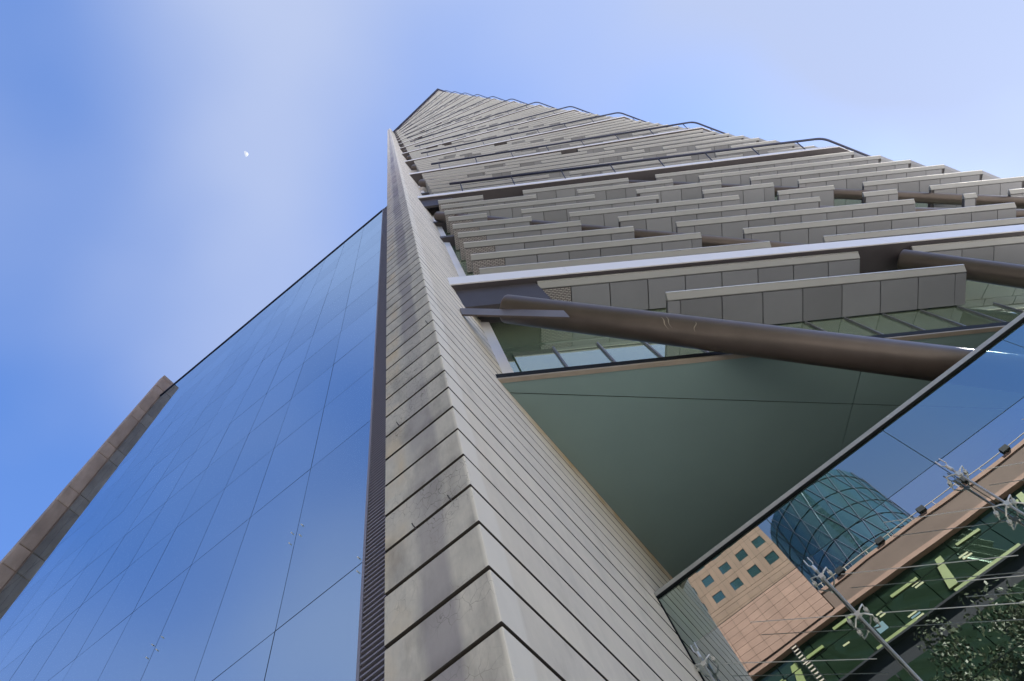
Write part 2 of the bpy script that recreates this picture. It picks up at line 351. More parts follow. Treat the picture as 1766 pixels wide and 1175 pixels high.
LIP = [(0, 0), (0.20, 0), (0.20, -0.17), (0.17, -0.18), (0.0, -0.05)]
BEAD = [(-0.025, 0.012), (0.03, 0.012), (0.03, -0.05), (-0.025, -0.05)]
CORE = [(0.205, -0.02), (1.21, -0.08), (1.21, -0.29), (0.205, -0.13)]
FULL = [(0.0, 0), (1.22, -0.02), (1.22, -0.36), (0.17, -0.18), (0.0, -0.05)]
PW = 1.31
def panel_mesh(name, m):
    p = MB(); w2 = PW / 2 - 0.016
    p.hexa([(-w2, 0.222, -0.19), (w2, 0.222, -0.19), (w2, 1.20, -0.355), (-w2, 1.20, -0.355), (-w2, 0.222, -0.135), (w2, 0.222, -0.135), (w2, 1.20, -0.297), (-w2, 1.20, -0.297)])
    return p.mesh(name, m)
PANEL, PERF = panel_mesh('panel', M['panel']), panel_mesh('perforated_panel', M['perf'])
cells_up, far_fins = MB(), MB()
def fin(z, segs, own, far=False):
    d, inn, ln = frame(z); ang = math.atan2(d.y, d.x)
    for t0, t1 in segs:
        mb = far_fins if far else MB()
        s0, s1 = t0 * ln, t1 * ln; mt = t1 >= 0.999
        run(mb, LIP, z, s0, s1, 0, mt); run(mb, BEAD, z, s0, s1, 1, mt); run(mb, CORE, z, s0 + 0.02, s1 - 0.02, 2, mt)
        o = None if far else mb.build('sunshade_fin', [M['lip'], M['bead'], M['dark']], tower)
        if mt: s1 = corner(z, 1.21)
        kk = math.floor(s0 / PW); s = s0
        while s < s1 - 0.15:
            e = min((kk + 1) * PW, s1)
            if e - s > 0.2:
                mid = (s + e) / 2; q = LF + d * mid
                me = PERF if (t0 < 0.03 and kk == 0) or (own and t0 > 0.04 and t0 < 0.06 and kk == 1) else PANEL
                mw = Matrix.Translation((q.x, q.y, z + Z0)) @ Matrix.Rotation(ang, 4, 'Z') @ Matrix.Diagonal(((e - s) / PW, 1, 1, 1))
                if own: new(me.name, me, mw, o)
                else:
                    vs = [mw @ v.co for v in PANEL.vertices]
                    cells_up.add([(v.x, v.y, v.z - Z0) for v in vs], [tuple(p.vertices) for p in PANEL.polygons])
            s = e; kk += 1
# gaps follow the inclined steel tubes behind the fins
SEG0 = {0: [(.156, .476), (.60, 1)], 1: [(.05, .42), (.488, 1)], 2: [(0, .363), (.436, 1)], 3: [(0, .313), (.375, .80), (.90, 1)],
        4: [(0, .25), (.316, .709), (.796, .819), (.879, 1)], 5: [(0, .195), (.257, .607), (.687, .750), (.813, 1)],
        6: [(0, .134), (.2, .51), (.585, .695), (.753, 1)], 7: [(0, .07), (.134, .397), (.485, .63), (.682, 1)],
        8: [(0, .3), (.387, .568), (.632, 1)], 9: [(0, .20), (.29, .503), (.563, 1)], 10: [(0, .10), (.19, .436), (.501, 1)]}
ROWZ0 = [17.9 + 2.62 * k for k in range(11)]
for k, z in enumerate(ROWZ0): fin(z, SEG0[k], True)
H, LZ0 = 20.45, 46.5
rows_up = []
NC = 12
for c in range(NC - 1):
    for k in range(8): rows_up.append((LZ0 + H * c + 1.95 + 2.50 * k, c, k))
ztop = LZ0 + H * (NC - 1) + 1.0
for z, c, k in rows_up:
    gaps = []
    for base, sl_, wd in ((0.37 + 0.13 * (c % 3), -0.062, 0.055), (0.93 - 0.11 * (c % 2), -0.064, 0.06), (0.60 + 0.2 * ((c + 1) % 2), -0.1, 0.07)):
        a = base + sl_ * k
        if 0.08 < a < 0.9 and random.random() < 0.85: gaps.append((a, a + wd))
    gaps.sort(); segs = []; t = 0.0
    for a, b2 in gaps:
        if a > t + 0.02: segs.append((t, a))
        t = max(t, b2)
    segs.append((t, 1.0))
    fin(z, segs, False, c > 2)
tag(cells_up.build('panel', M['panel'], tower), 'grey panels of the upper sunshade fins', kind='stuff')
tag(far_fins.build('sunshade_fin', [M['lip'], M['bead'], M['dark']], tower), 'far sunshade fins near the top of the tower', kind='stuff')
# fins beyond the ridge
sf = MB()
for z in ROWZ0 + [q[0] for q in rows_up]:
    sf.loft([[side(z, 0.0, y, h) for y, h in FULL], [side(z, SIDE, y, h) for y, h in FULL]])
tag(sf.build('side_fin', M['panel'], tower), 'sunshade fins turning away beyond the ridge', kind='stuff')

# --- terrace ledges with handrails
FAS = [(-0.17, 0.0), (-0.13, 0.0), (-0.13, -0.95), (-0.17, -0.95)]
BOD = [(-0.125, -0.03), (1.9, -0.03), (1.9, -0.98), (-0.125, -0.94)]
def ledge(z, rail=True, first=False):
    d, inn, ln = frame(z)
    b_ = MB(); run(b_, BOD, z, 0, ln, 0, True, True)
    b_.loft([[side(z, 0, y, h) for y, h in BOD], [side(z, SIDE, y, h) for y, h in BOD]])
    o = b_.build('terrace_ledge', M['brown'], tower)
    s = s_wall(z, -0.17) + 0.01; kk = 0
    while True:
        e = s + (3.93 if first else 7.86); last = e > corner(z, 0) - 1.0
        f = MB()
        run(f, FAS, z, s, e - 0.012, 0, last)
        if last: f.loft([[side(z, 0.012, y, h) for y, h in FAS], [side(z, SIDE, y, h) for y, h in FAS]])
        f.build('fascia_panel', M['white'], o)
        if last: break
        s = e
    if not rail: return
    zr = z + 1.1; out = -0.62
    pts = [pt(zr, s_, out) for s_ in (1.15, corner(zr, out) * 0.5, corner(zr, out) - 0.6)]
    C0 = Vector(pt(zr, corner(zr, out), out)); A = Vector(pts[-1]); B = C0 + Vector((E_.x, E_.y, 0)) * 0.6
    pts += [((1 - t) ** 2) * A + 2 * t * (1 - t) * C0 + t * t * B for t in (0.25, 0.5, 0.75)] + [B, C0 + Vector((E_.x, E_.y, 0)) * SIDE]
    rl = MB(); rl.tube(pts, 0.088, 8); rl = rl.build('handrail', M['rail'], tower); autosmooth(rl)
    s = 1.9; L_ = corner(zr, out)
    while s < L_ - 0.6:
        p = MB(); a = Vector(pt(z, s, -0.10, -0.30)); b2 = Vector(pt(zr, s, out)); p.tube([a, b2], 0.042, 6)
        p.build('post', M['rail'], rl); s += 3.65
    for q in (1.9, 5.5):
        p = MB(); p.tube([side(z, q, -0.10, -0.30), side(zr, q, out)], 0.035, 6); p.build('post', M['rail'], rl)
ledge(21.55, rail=False, first=True)
for zz, sw in ((21.55, 1.5), (LZ0, 1.0)):
    ap = MB(); AP = [(0.03, -0.985), (0.20, -0.985), (0.45, -2.1), (0.30, -2.1)]
    ap.loft([[pt(zz, s_wall(zz, y), y, h) for y, h in AP], [pt(zz, sw + (0.25 if h < -1.5 else 0), y, h) for y, h in AP]]); ap.build('ledge_apron', M['brown'], tower)
for c in range(NC): ledge(LZ0 + H * c)
# --- roof edge
rf = MB(); run(rf, [(-0.9, 2.2), (1.9, 2.2), (1.9, 0.6), (-0.9, 0.8)], ztop, 0, 1, 0, True, True)
rf.loft([[side(ztop, 0, y, h) for y, h in ((-0.9, 2.2), (1.9, 2.2), (1.9, 0.6), (-0.9, 0.8))], [side(ztop, SIDE, y, h) for y, h in ((-0.9, 2.2), (1.9, 2.2), (1.9, 0.6), (-0.9, 0.8))]])
rf.build('roof_edge', M['rail'], tower)
# --- glazed body behind the fins
INN = 1.26
lv = [14.0] + [18 + 4.0 * i for i in range(65)]
lv = [z for z in lv if z < ztop + 1.2]
body = MB(); rings = []
for z in lv:
    a = pt(z, s_wall(z, INN), INN); c = pt(z, corner(z, INN), INN); e = side(z, SIDE - 1, INN)
    rings.append([a, c, e, (WALLX + 0.0, 33.9, z)])
k = 0
for i in range(len(rings) - 1):
    r0, r1 = rings[i], rings[i + 1]
    body.add([r0[0], r0[1], r1[1], r1[0]], [(0, 1, 2, 3)], 0); body.add([r0[1], r0[2], r1[2], r1[1]], [(0, 1, 2, 3)], 0)
    body.add([r0[2], r0[3], r1[3], r1[2]], [(0, 1, 2, 3)], 1); body.add([r0[3], r0[0], r1[0], r1[3]], [(0, 1, 2, 3)], 1)
body.add(rings[0], [(3, 2, 1, 0)], 1); body.add(rings[-1], [(0, 1, 2, 3)], 1)
body.build('curtain_wall', [M['facadeglass'], M['dim']], tower)
# lowest storey of panes and mullions
z0p, z1p = 14.02, 17.42; d, inn, ln = frame(15.5)
def pt2(s, i, z): q = LF + d * s + inn * i; return (q.x, q.y, z)
s = s_wall(15.5, 1.2) + 0.42; nxt = [k * PW for k in range(-1, 25)]; nxt = [a for a in nxt if a > s + 0.3]
for e in nxt:
    p = MB(); j = random.uniform(-.004, .004)
    p.hexa([pt2(s + .02, 1.18 + j, z0p), pt2(e - .02, 1.18 - j, z0p), pt2(e - .02, 1.21 - j, z0p), pt2(s + .02, 1.21 + j, z0p), pt2(s + .02, 1.18 - j, z1p), pt2(e - .02, 1.18 + j, z1p), pt2(e - .02, 1.21 + j, z1p), pt2(s + .02, 1.21 - j, z1p)])
    p.build('glass_pane', M['facadeglass'], tower)
    p = MB(); p.hexa([pt2(e - .025, 1.12, z0p), pt2(e + .025, 1.12, z0p), pt2(e + .025, 1.23, z0p), pt2(e - .025, 1.23, z0p), pt2(e - .025, 1.12, z1p), pt2(e + .025, 1.12, z1p), pt2(e + .025, 1.23, z1p), pt2(e - .025, 1.23, z1p)])
    p.build('mullion', M['mull'], tower); s = e
# closure strip where the curtain wall meets the concrete
for za, zb in [(14.25, 20.05), (21.6, 45.0)] + [(LZ0 + H * c + 0.02, LZ0 + H * (c + 1) - 1.5) for c in range(NC - 1)]:
    p = MB(); rings = []
    for z in (za, zb):
        a = s_wall(z, 1.0); rings.append([pt(z, a, 1.0), pt(z, a + 0.30, 1.04), pt(z, a + 0.30, 1.25), pt(z, s_wall(z, 1.25), 1.25)])
    p.loft(rings); p.build('closure_strip', M['white'], tower)
# floor beams seen in the slot beside the wall
for z in [35.0, 40.4] + [LZ0 + H * c + q for c in range(NC - 1) for q in (5.2, 10.3, 15.4)]:
    p = MB(); a = s_wall(z, 0.75)
    p.loft([[pt(z, s_wall(z, y), y, h) for y, h in ((0.75, 0), (1.24, 0), (1.24, -0.5), (0.75, -0.42))], [pt(z, 0.9, y, h) for y, h in ((0.75, 0), (1.24, 0), (1.24, -0.5), (0.75, -0.42))]])
    p.build('floor_beam', M['white' if int(z * 10) % 2 else 'brown'], tower)
# dark gutter and beige trim along the bottom of the facade
SZ = 13.957
p = MB(); d14, i14, l14 = frame(14.0)
GUT = [(0.50, 0.27), (1.2, 0.27), (1.2, 0.05), (0.50, 0.05)]
run(p, GUT, SZ, 0, 0, 0, True, True); p.loft([[side(SZ, 0, y, h) for y, h in GUT], [side(SZ, SIDE, y, h) for y, h in GUT]])
p.build('gutter', M['black'], tower)
p = MB(); TR = [(0.505, 0.045), (0.62, 0.045), (0.62, -0.02), (0.505, -0.02)]
run(p, TR, SZ, 0, 0, 0, True, True); p.build('trim_strip', M['beige'], tower)

# --- soffit panels: convex pieces cut out of the underside
def clip(poly, n, c):
    out = []
    for i in range(len(poly)):
        a, b2 = poly[i], poly[(i + 1) % len(poly)]
        da, db = n[0] * a[0] + n[1] * a[1] - c, n[0] * b2[0] + n[1] * b2[1] - c
        if da <= 0: out.append(a)
        if da * db < 0: t = da / (da - db); out.append((a[0] + (b2[0] - a[0]) * t, a[1] + (b2[1] - a[1]) * t))
    return out
fr0 = pt(14, 0, 0.63); n_f = (d14.y, -d14.x); c_f = n_f[0] * fr0[0] + n_f[1] * fr0[1]
sr = side(14, 0, 0.63); n_s = (E_.y, -E_.x); c_s = n_s[0] * sr[0] + n_s[1] * sr[1]
base = [(WALLX + 0.004, 3.5), (60, 3.5), (60, 33.5), (WALLX + 0.004, 33.5)]
base = clip(clip(base, n_f, c_f), n_s, c_s)
up_ = MB(); up_.add([(x, y, SZ + 0.04) for x, y in base], [tuple(range(len(base)))[::-1]]); up_.build('soffit_backing', M['black'], tower)
A1, A2 = math.radians(44.07), math.radians(-47.64)
u1, u2 = (math.cos(A1), math.sin(A1)), (math.cos(A2), math.sin(A2))
X0 = Vector((5.15, 12.75)) * (SZ / 16.1) / (SZ / 16.1)
Xc = Vector((1470 * 0, 0))
cross_pt = (4.72, 12.55)
na, nb = (-u1[1], u1[0]), (-u2[1], u2[0])
ca = na[0] * cross_pt[0] + na[1] * cross_pt[1]; cb = nb[0] * cross_pt[0] + nb[1] * cross_pt[1]
cuts_a = [-99, ca - 9.6, ca, ca + 9.6, ca + 19.2, 99]; cuts_b = [-99, cb - 14.4, cb, cb + 14.4, 99]
for i in range(len(cuts_a) - 1):
    for j in range(len(cuts_b) - 1):
        q = clip(clip(base, na, cuts_a[i + 1] - 0.012), (-na[0], -na[1]), -cuts_a[i] - 0.012)
        if len(q) > 2: q = clip(clip(q, nb, cuts_b[j + 1] - 0.012), (-nb[0], -nb[1]), -cuts_b[j] - 0.012)
        if len(q) < 3: continue
        p = MB(); p.loft([[(x, y, SZ) for x, y in q], [(x, y, SZ + 0.03) for x, y in q]]); p.build('soffit_panel', M['soffit'], tower)

# --- inclined steel tubes
def steel_tube(a, b2, rad, cap=True):
    a, b2 = Vector(a), Vector(b2); dv = (b2 - a).normalized()
    p = MB(); x = dv.cross(Vector((0, 0, 1))).normalized(); y = dv.cross(x); rings = []
    for off, k in ((0, 0.86), (0.02, 0.95), (0.06, 0.99), (0.12, 1.0)) if cap else ((0, 1),):
        rings.append([a + dv * off + (x * math.cos(t) + y * math.sin(t)) * rad * k for t in (2 * math.pi * i / 40 for i in range(40))])
    rings.append([b2 + (x * math.cos(t) + y * math.sin(t)) * rad for t in (2 * math.pi * i / 40 for i in range(40))])
    p.loft(rings); o = p.build('steel_tube', M['tube'], tower); autosmooth(o); return o
TA0, TA1 = Vector((-0.78, 5.72, 17.42)), Vector((5.94, 10.9, 11.4))
ta = steel_tube(TA0, TA1 + (TA1 - TA0) * 1.4, 0.40)
def tp(t, z, inn=0.45): d_, i_, ln_ = frame(z); return pt(z, t * ln_, inn)
steel_tube(tp(0.47, 20.3, 0.35), tp(0.95, -1.0, 0.6), 0.37)
steel_tube(tp(-0.012, 40.2), tp(0.44, 21.6), 0.30)
steel_tube(tp(-0.012, 46.5), tp(0.97, 21.8), 0.30)
steel_tube(tp(0.36, 48.6), tp(0.98, 24.2), 0.28)
for c in range(0, NC - 2):
    zc = LZ0 + H * c
    steel_tube(tp(-0.012, zc + 15.5), tp(0.34, zc + 1.5), 0.34)
def scuff(u, a0, a1, du, wd):
    dv = (TA1 - TA0).normalized(); ln = (TA1 - TA0).length; x = dv.cross(Vector((0, 0, 1))).normalized(); y = dv.cross(x)
    tocam = -(TA0 + dv * u * ln); tocam = (tocam - dv * tocam.dot(dv)).normalized(); base = math.atan2(tocam.dot(y), tocam.dot(x))
    p = MB(); n = 7; vs = []
    for i in range(n):
        q = i / (n - 1); a = base + a0 + (a1 - a0) * q; rr2 = Vector(x * math.cos(a) + y * math.sin(a)) * 0.404; c = TA0 + dv * (u * ln + du * q + 0.02 * math.sin(q * 7))
        w_ = wd * (1 - abs(q - 0.45) * 1.5); vs += [c + rr2 - dv * w_, c + rr2 + dv * w_]
    p.add(vs, [(2 * i, 2 * i + 1, 2 * i + 3, 2 * i + 2) for i in range(n - 1)]); p.build('paint_scuff', M['beige'], ta)
scuff(0.42, -0.75, 0.0, 0.22, 0.016); scuff(0.43, -0.85, -0.1, 0.2, 0.012); scuff(0.50, -0.70, -0.05, 0.02, 0.014); scuff(0.13, 0.30, 0.10, 0.55, 0.03)
# collar plate at the head of the lowest tube
p = MB(); ax = (TA1 - TA0).normalized()
hv = Vector((d14.x, d14.y, 0)); q0 = Vector((-1.76, 5.02, 17.55)); q1 = Vector((0.42, 6.20, 15.45))
nrm = Vector((n_f[0], n_f[1], 0)) * 0.05; upv = Vector((0, 0, 0.62))
p.hexa([q0 - upv * 0.5, q1 - upv * 0.5, q1 - upv * 0.5 - nrm, q0 - upv * 0.5 - nrm, q0 + upv * 0.5, q1 + upv * 0.5, q1 + upv * 0.5 - nrm, q0 + upv * 0.5 - nrm])
p.build('collar_plate', M['tube'], tower)

# ------------------------------------------------------------------ lobby glass wall
YG = 9.916; ZT = 10.06
lob = thing('lobby_glass_wall', 'frameless reflective glass wall with spider fittings beside the concrete wall', 'glass wall', (4, YG, -1.6))
xs = [-1.76, 0.84, 3.595, 6.35, 9.1, 11.85, 14.6, 17.35]; zl = [-1.58, -0.3, 1.2, 2.7, 4.2, 5.7, 7.2, 8.7, ZT]
for i in range(len(xs) - 1):
    for j in range(len(zl) - 1):
        p = MB(); a = random.uniform(-.002, .002); b2 = random.uniform(-.002, .002)
        x0, x1, za, zb = xs[i] + .007, xs[i + 1] - .007, zl[j] + .007, zl[j + 1] - .007
        p.add([(x0, YG + a, za), (x1, YG - a, za), (x1, YG - a + b2, zb), (x0, YG + a + b2, zb)], [(0, 1, 2, 3)])
        p.build('glass_pane', M['lobbytop' if j == len(zl) - 2 else 'lobby'], lob)
p = MB(); p.box(xs[0] - 0.02, xs[-1], YG - 0.05, YG + 0.06, ZT, ZT + 0.11); bevel(p.build('coping', M['coping'], lob), 0.006)
p = MB(); p.box(xs[0] - 0.02, xs[-1], YG - 0.055, YG + 0.02, ZT - 0.025, ZT - 0.002); p.build('coping_shadow_strip', M['black'], lob)  # black strip standing in for the shade under the coping
p = MB(); p.box(WALLX + 0.002, xs[0] - 0.002, YG - 0.03, YG + 0.05, -1.6, ZT - 0.055); p.build('edge_seal', M['black'], lob)
YR = YG - 0.19
for x in xs[:5]:
    xr = x if x > 0 else -1.60
    r_ = MB(); r_.tube([(xr, YR, -1.6), (xr, YR, 8.35)], 0.020, 12); rod = r_.build('steel_rod', M['steel'], lob); autosmooth(rod)
    f = MB()
    for sx in (-1, 1): f.tube([(xr, YR, 8.32), (xr + sx * 0.045, YR, 8.42), (xr + sx * 0.04, YR, 8.56)], 0.011, 8)
    f.tube([(xr, YR, 8.24), (xr, YR, 8.36)], 0.03, 12); f.build('fork_end', M['steel'], rod)
    for z in (8.1, 7.2, 5.7, 4.2, 2.7, 1.2):
        f = MB(); f.box(xr - .038, xr + .038, YR - .03, YR + .03, z - .038, z + .038)
        arms = ((-1, 1), (1, 1), (-1, -1), (1, -1)) if z < 8 else ((-1, 1), (1, 1))
        for ax_, az in arms:
            e = (xr + ax_ * 0.155, YR + 0.03, z + az * 0.115)
            f.tube([(xr, YR, z), (xr + ax_ * 0.08, YR - 0.01, z + az * 0.055), e, (e[0], YG - 0.02, e[2])], 0.014, 8, 0, 0.010)
            f.tube([(e[0], YG - 0.04, e[2]), (e[0], YG - 0.006, e[2])], 0.033, 14)
        f = f.build('spider_fitting', M['steel'], rod)
    for z in (8.1, 7.2, 5.7, 4.2):
        t_ = MB(); t_.tube([(max(xr - 1.4, -1.7), YR, z + 0.725 * (xr - max(xr - 1.4, -1.7))), (xr - 0.1, YR, z + 0.07)], 0.006, 6)
        if z < 8 and xr > 0: t_.build('tie_rod', M['steel'], rod)
        t_ = MB(); t_.tube([(xr + 0.25, YR, z - 0.18), (xr + 2.2, YR, z - 1.6)], 0.006, 6); t_.build('tie_rod', M['steel'], rod)
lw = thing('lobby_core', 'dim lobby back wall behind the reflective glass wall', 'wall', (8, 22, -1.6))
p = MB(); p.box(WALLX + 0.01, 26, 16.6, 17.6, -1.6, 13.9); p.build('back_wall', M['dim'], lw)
p = MB(); p.box(19, 20, 10.2, 16.59, -1.6, 13.9); p.build('side_wall', M['dim'], lw)  # added to close off light reaching the soffit from the right
p = MB(); p.box(WALLX + 0.01, 18.99, YG + 0.1, 16.59, -1.595, -1.55); p.build('lobby_floor', M['dim'], lw)  # dark plate added to cut bounce light onto the soffit

# ------------------------------------------------------------------ blue glass building beside the tower
gb = thing('glass_building', 'low building with a seamless blue mirror glass front beside the concrete wall', 'building', (-12, 6, -1.6))
GY = 3.6; GX0, GX1, GZT = -20.6, -3.48, 39.0
p = MB(); p.box(GX0 + 0.01, GX1 - 0.01, GY + 0.06, GY + 26, -1.6, GZT - 0.05); p.build('building_body', M['black'], gb)
gx = [GX1 - 0.02]
while gx[-1] > GX0 + 0.3: gx.append(max(GX1 - 0.03 - 1.41 * len(gx), GX0 + 0.01))
gz = [-1.6, 2.9, 6.86] + [10.83 + 2.645 * i for i in range(11)] + [GZT - 0.06]
gz = [z for i, z in enumerate(gz) if i == len(gz) - 1 or z < GZT - 0.5]
for i in range(len(gx) - 1):
    for j in range(len(gz) - 1):
        x1, x0, za, zb = gx[i] - .006, gx[i + 1] + .006, gz[j] + .009, gz[j + 1] - .009
        a, b2 = random.uniform(-.0012, .0012), random.uniform(-.0018, .0018)
        p = MB(); p.hexa([(x0, GY + a, za), (x1, GY - a, za), (x1, GY + .02, za), (x0, GY + .02, za), (x0, GY + a + b2, zb), (x1, GY - a + b2, zb), (x1, GY + .02, zb), (x0, GY + .02, zb)])
        p.build('glass_pane', M['glassblue'], gb)
for i in range(len(gx)):
    for z in (6.86, 8.85):
        for dz in (-0.13, 0.13):
            for dx in (-0.10, 0.10):
                if not (GX0 + 8 < gx[i] + dx < GX1 - 0.03) or (i + (z > 7)) % 2: continue
                p = MB(); p.tube([(gx[i] + dx, GY - 0.003, z + dz), (gx[i] + dx, GY - 0.03, z + dz)], 0.008, 8); p.build('glass_bolt', M['paint'], gb)
p = MB(); p.box(GX0, GX1 + 0.05, GY - 0.05, GY + 26, GZT - 0.048, GZT + 0.06); p.build('roof_capping', M['rail'], gb)
# louvred strip next to the concrete
p = MB(); p.box(GX1 + 0.03, WX0 - 0.005, GY + 0.08, GY + 0.3, -1.6, GZT); p.build('louvre_backing', M['black'], gb)
p = MB(); p.box(GX1 - 0.015, GX1 + 0.025, GY - 0.05, GY + 0.2, -1.6, GZT); p.build('louvre_jamb', M['louvre'], gb)
def slat(mb, z, x0=GX1 + 0.028, x1=WX0 - 0.004):
    mb.hexa([(x0, GY - 0.045, z), (x1, GY - 0.045, z), (x1, GY + 0.07, z + 0.03), (x0, GY + 0.07, z + 0.03), (x0, GY - 0.045, z + 0.022), (x1, GY - 0.045, z + 0.022), (x1, GY + 0.07, z + 0.052), (x0, GY + 0.07, z + 0.052)])
s_ = MB(); slat(s_, 0.0); mx_ = (GX1 + WX0) / 2; s_.v = [(a - mx_, b2 - GY, c) for a, b2, c in s_.v]; sme = s_.mesh('louvre_slat', M['louvre'])
z = 3.6; k = 0; rest = MB(); slp = 0.078
while z < GZT - 0.1:
    if k < 200: new('louvre_slat', sme, Matrix.Translation((mx_, GY, z + Z0)), gb)
    else: slat(rest, z)
    z += slp; k += 1
tag(rest.build('louvre_slat', M['louvre'], gb), kind='stuff')

# ------------------------------------------------------------------ brown stone building at the far left
sb = thing('stone_building', 'brown stone building corner rising past the blue glass front', 'building', (-30, 8, -1.6))
p = MB(); p.box(-30, -20.66, 4.6, 30, -1.6, 38.0); p.box(-21.0, -20.66, 3.08, 4.59, -1.6, 41.2); p.build('building_body', M['stone'], sb)
z = -1.6; k = 0
while z < 41.3:
    h = (3.1 if k % 2 == 0 else 1.15) + random.uniform(-.08, .08); zb = min(z + h, 41.3)
    p = MB(); p.box(-21.06, -20.6 - random.uniform(0, .012), 3.02 + random.uniform(0, .012), 3.595 if z < 39.05 else 5.2, z + 0.015, zb - 0.015)
    bevel(p.build('stone_block', M['stone'], sb), 0.02, 1); z = zb; k += 1

# ------------------------------------------------------------------ across the street (seen mirrored in the lobby glass)
YO = -26.0
ob = thing('terrace_building', 'brown parapet office building across the street with green glazed floors', 'building', (20, -36, -1.6))
p = MB(); p.box(-30, 60, YO - 18, YO - 0.6, -1.6, 34.9); p.build('building_body', M['black'], ob)
p = MB(); p.box(3.02, 60, YO - 18, YO, 35.2, 37.3); bevel(p.build('parapet', M['brownwall'], ob), 0.05)
p = MB(); p.box(3.02, 60, YO + 0.002, YO + 0.10, 36.95, 37.25); p.build('parapet_band', M['pink2'], ob)
p = MB(); p.box(-30, 60, YO - 0.5, YO + 0.06, 34.9, 35.25); p.build('parapet_soffit', M['pink2'], ob)
for zb, zt in ((31.1, 34.85), (24.2, 29.4), (18.0, 23.6), (11.5, 17.4), (5, 10.9)):
    for i in range(-10, 20):
        p = MB(); p.box(i * 3.0 + 0.04, i * 3.0 + 2.96, YO - 0.45, YO - 0.40, zb, zt); p.build('window', M['officeglass'], ob)
    p = MB(); p.box(-30, 60, YO - 0.55, YO - 0.02, zb - 0.20, zb - 0.04); p.build('sill_band', M['brownwall'] if zb < 30 else M['black'], ob)
bx = 17
for i, (x, z, l_, sl_) in enumerate(((-3.0, 31.3, 2.6, 0.9), (9.8, 31.6, 2.4, 0.8), (17.0, 31.8, 2.6, .9), (24, 31.5, 2.6, .8))):
    p = MB(); p.hexa([(x, YO - .39, z), (x + .75, YO - .39, z), (x + .75, YO - .2, z), (x, YO - .2, z), (x + sl_, YO - .39, z + l_), (x + sl_ + .5, YO - .39, z + l_), (x + sl_ + .5, YO - .2, z + l_), (x + sl_, YO - .2, z + l_)])
    p.build('raking_post', M['limebeam'], ob)
for i, (x, z, l_) in enumerate(((-0.9, 33.6, 1.6), (6.6, 33.7, 2.2), (12.4, 33.9, 2.0), (17.4, 34.0, 1.6), (3.2, 31.25, 3.6), (10, 31.25, 5.2), (-4.6, 33.4, 1.5), (2.0, 34.2, 1.8))):
    p = MB(); p.box(x, x + l_, YO - .395, YO - .3, z, z + 0.22); p.build('glazing_rail', M['limebeam'], ob)
for x, z, w_, h_, m_ in ((5.0, 33.3, .5, .12, 'lit'), (5.1, 33.05, .5, .12, 'lit'), (8.2, 33.5, .7, .13, 'lit'), (8.3, 33.25, .7, .13, 'lit'), (11.9, 33.0, .7, .13, 'lit'), (12, 32.75, .7, .13, 'lit'), (4.3, 32.1, .75, .7, 'litblue'), (6.5, 31.8, .7, .12, 'lit'), (6.6, 31.58, .7, .12, 'litblue'), (6.7, 31.36, .7, .12, 'lit'), (1.6, 33.0, .5, .12, 'lit')):
    p = MB(); p.box(x, x + w_, YO - .398, YO - .37, z, z + h_); p.build('ceiling_light', M[m_], ob)
rl = MB(); rl.tube([(3.2, YO - 0.5, 38.1), (60, YO - 0.5, 38.1)], 0.035, 8); rl = rl.build('roof_rail', M['beige'], ob)
for i in range(24):
    p = MB(); p.tube([(3.6 + i * 2.1, YO - 0.5, 37.3), (3.6 + i * 2.1, YO - 0.5, 38.1)], 0.028, 6); p.build('post', M['beige'], rl)
for x in (5.2, 9.0, 12.9, 16.6, 20.4, 24.2):
    f = MB(); f.box(x - .3, x + .3, YO - .05, YO + .32, 37.28, 37.72); f.tube([(x, YO + .1, 37.2), (x, YO + .1, 37.3)], .1, 8)
    o = f.build('floodlight', M['black'], None); tag(o, '%s black floodlight on the brown parapet counting from the pink wall' % ['first', 'second', 'third', 'fourth', 'fifth', 'sixth'][int((x - 5) / 3.7)], 'floodlight', 'floodlights on the parapet')
ld = thing('wall_ladder', 'dark metal ladder fixed to the glazed storey under the brown parapet', 'ladder', (-1, YO, 31))
for x in (-1.25, -0.8):
    p = MB(); p.box(x - .03, x + .03, YO + .1, YO + .16, 27, 34.85); p.build('stile', M['black'], ld)
for i in range(26):
    p = MB(); p.box(-1.22, -0.83, YO + .11, YO + .15, 27.1 + i * .3, 27.2 + i * .3); p.build('rung', M['beige'], ld)

pk = thing('pink_building', 'pink stone building across the street with square green windows', 'building', (-12, -34, -1.6))
p = MB(); p.box(-24, 2.9, YO - 16, YO + 0.10, 35.25, 62); p.build('building_body', M['joint'], pk)
colx = [2.05 - 1.83 * i for i in range(14)]; rowz = [42.3 + 2.03 * i for i in range(9)]
tm = {}
def tile(x0, x1, z0, z1, m_):
    p = MB(); p.box(x0 + .012, x1 - .012, YO + .10, YO + .16, z0 + .012, z1 - .012); p.build('stone_tile', M[m_], pk)
x = 2.98
xe = [2.98] + [2.98 - 1.1 * i for i in range(1, 24)]
for i in range(10):
    for j in range(9):
        a, b2 = xe[i + 1], xe[i]
        tile(a, b2, 35.3 + j * .62, 35.3 + (j + 1) * .62, 'pink' if (j % 3) else 'pink2')
for i, cxw in enumerate(colx[:6]):
    for j, zw in enumerate(rowz[:5]):
        tile(cxw - .915, cxw - .46, zw - 1.0, zw + 1.03, 'pink'); tile(cxw + .46, cxw + .915, zw - 1.0, zw + 1.03, 'pink')
        tile(cxw - .46, cxw + .46, zw - 1.0, zw - .46, 'pink'); tile(cxw - .46, cxw + .46, zw + .46, zw + 1.03, 'pink')
        p = MB(); p.box(cxw - .45, cxw + .45, YO + .101, YO + .115, zw - .45, zw + .45); p.build('window', M['towerglass'], pk)
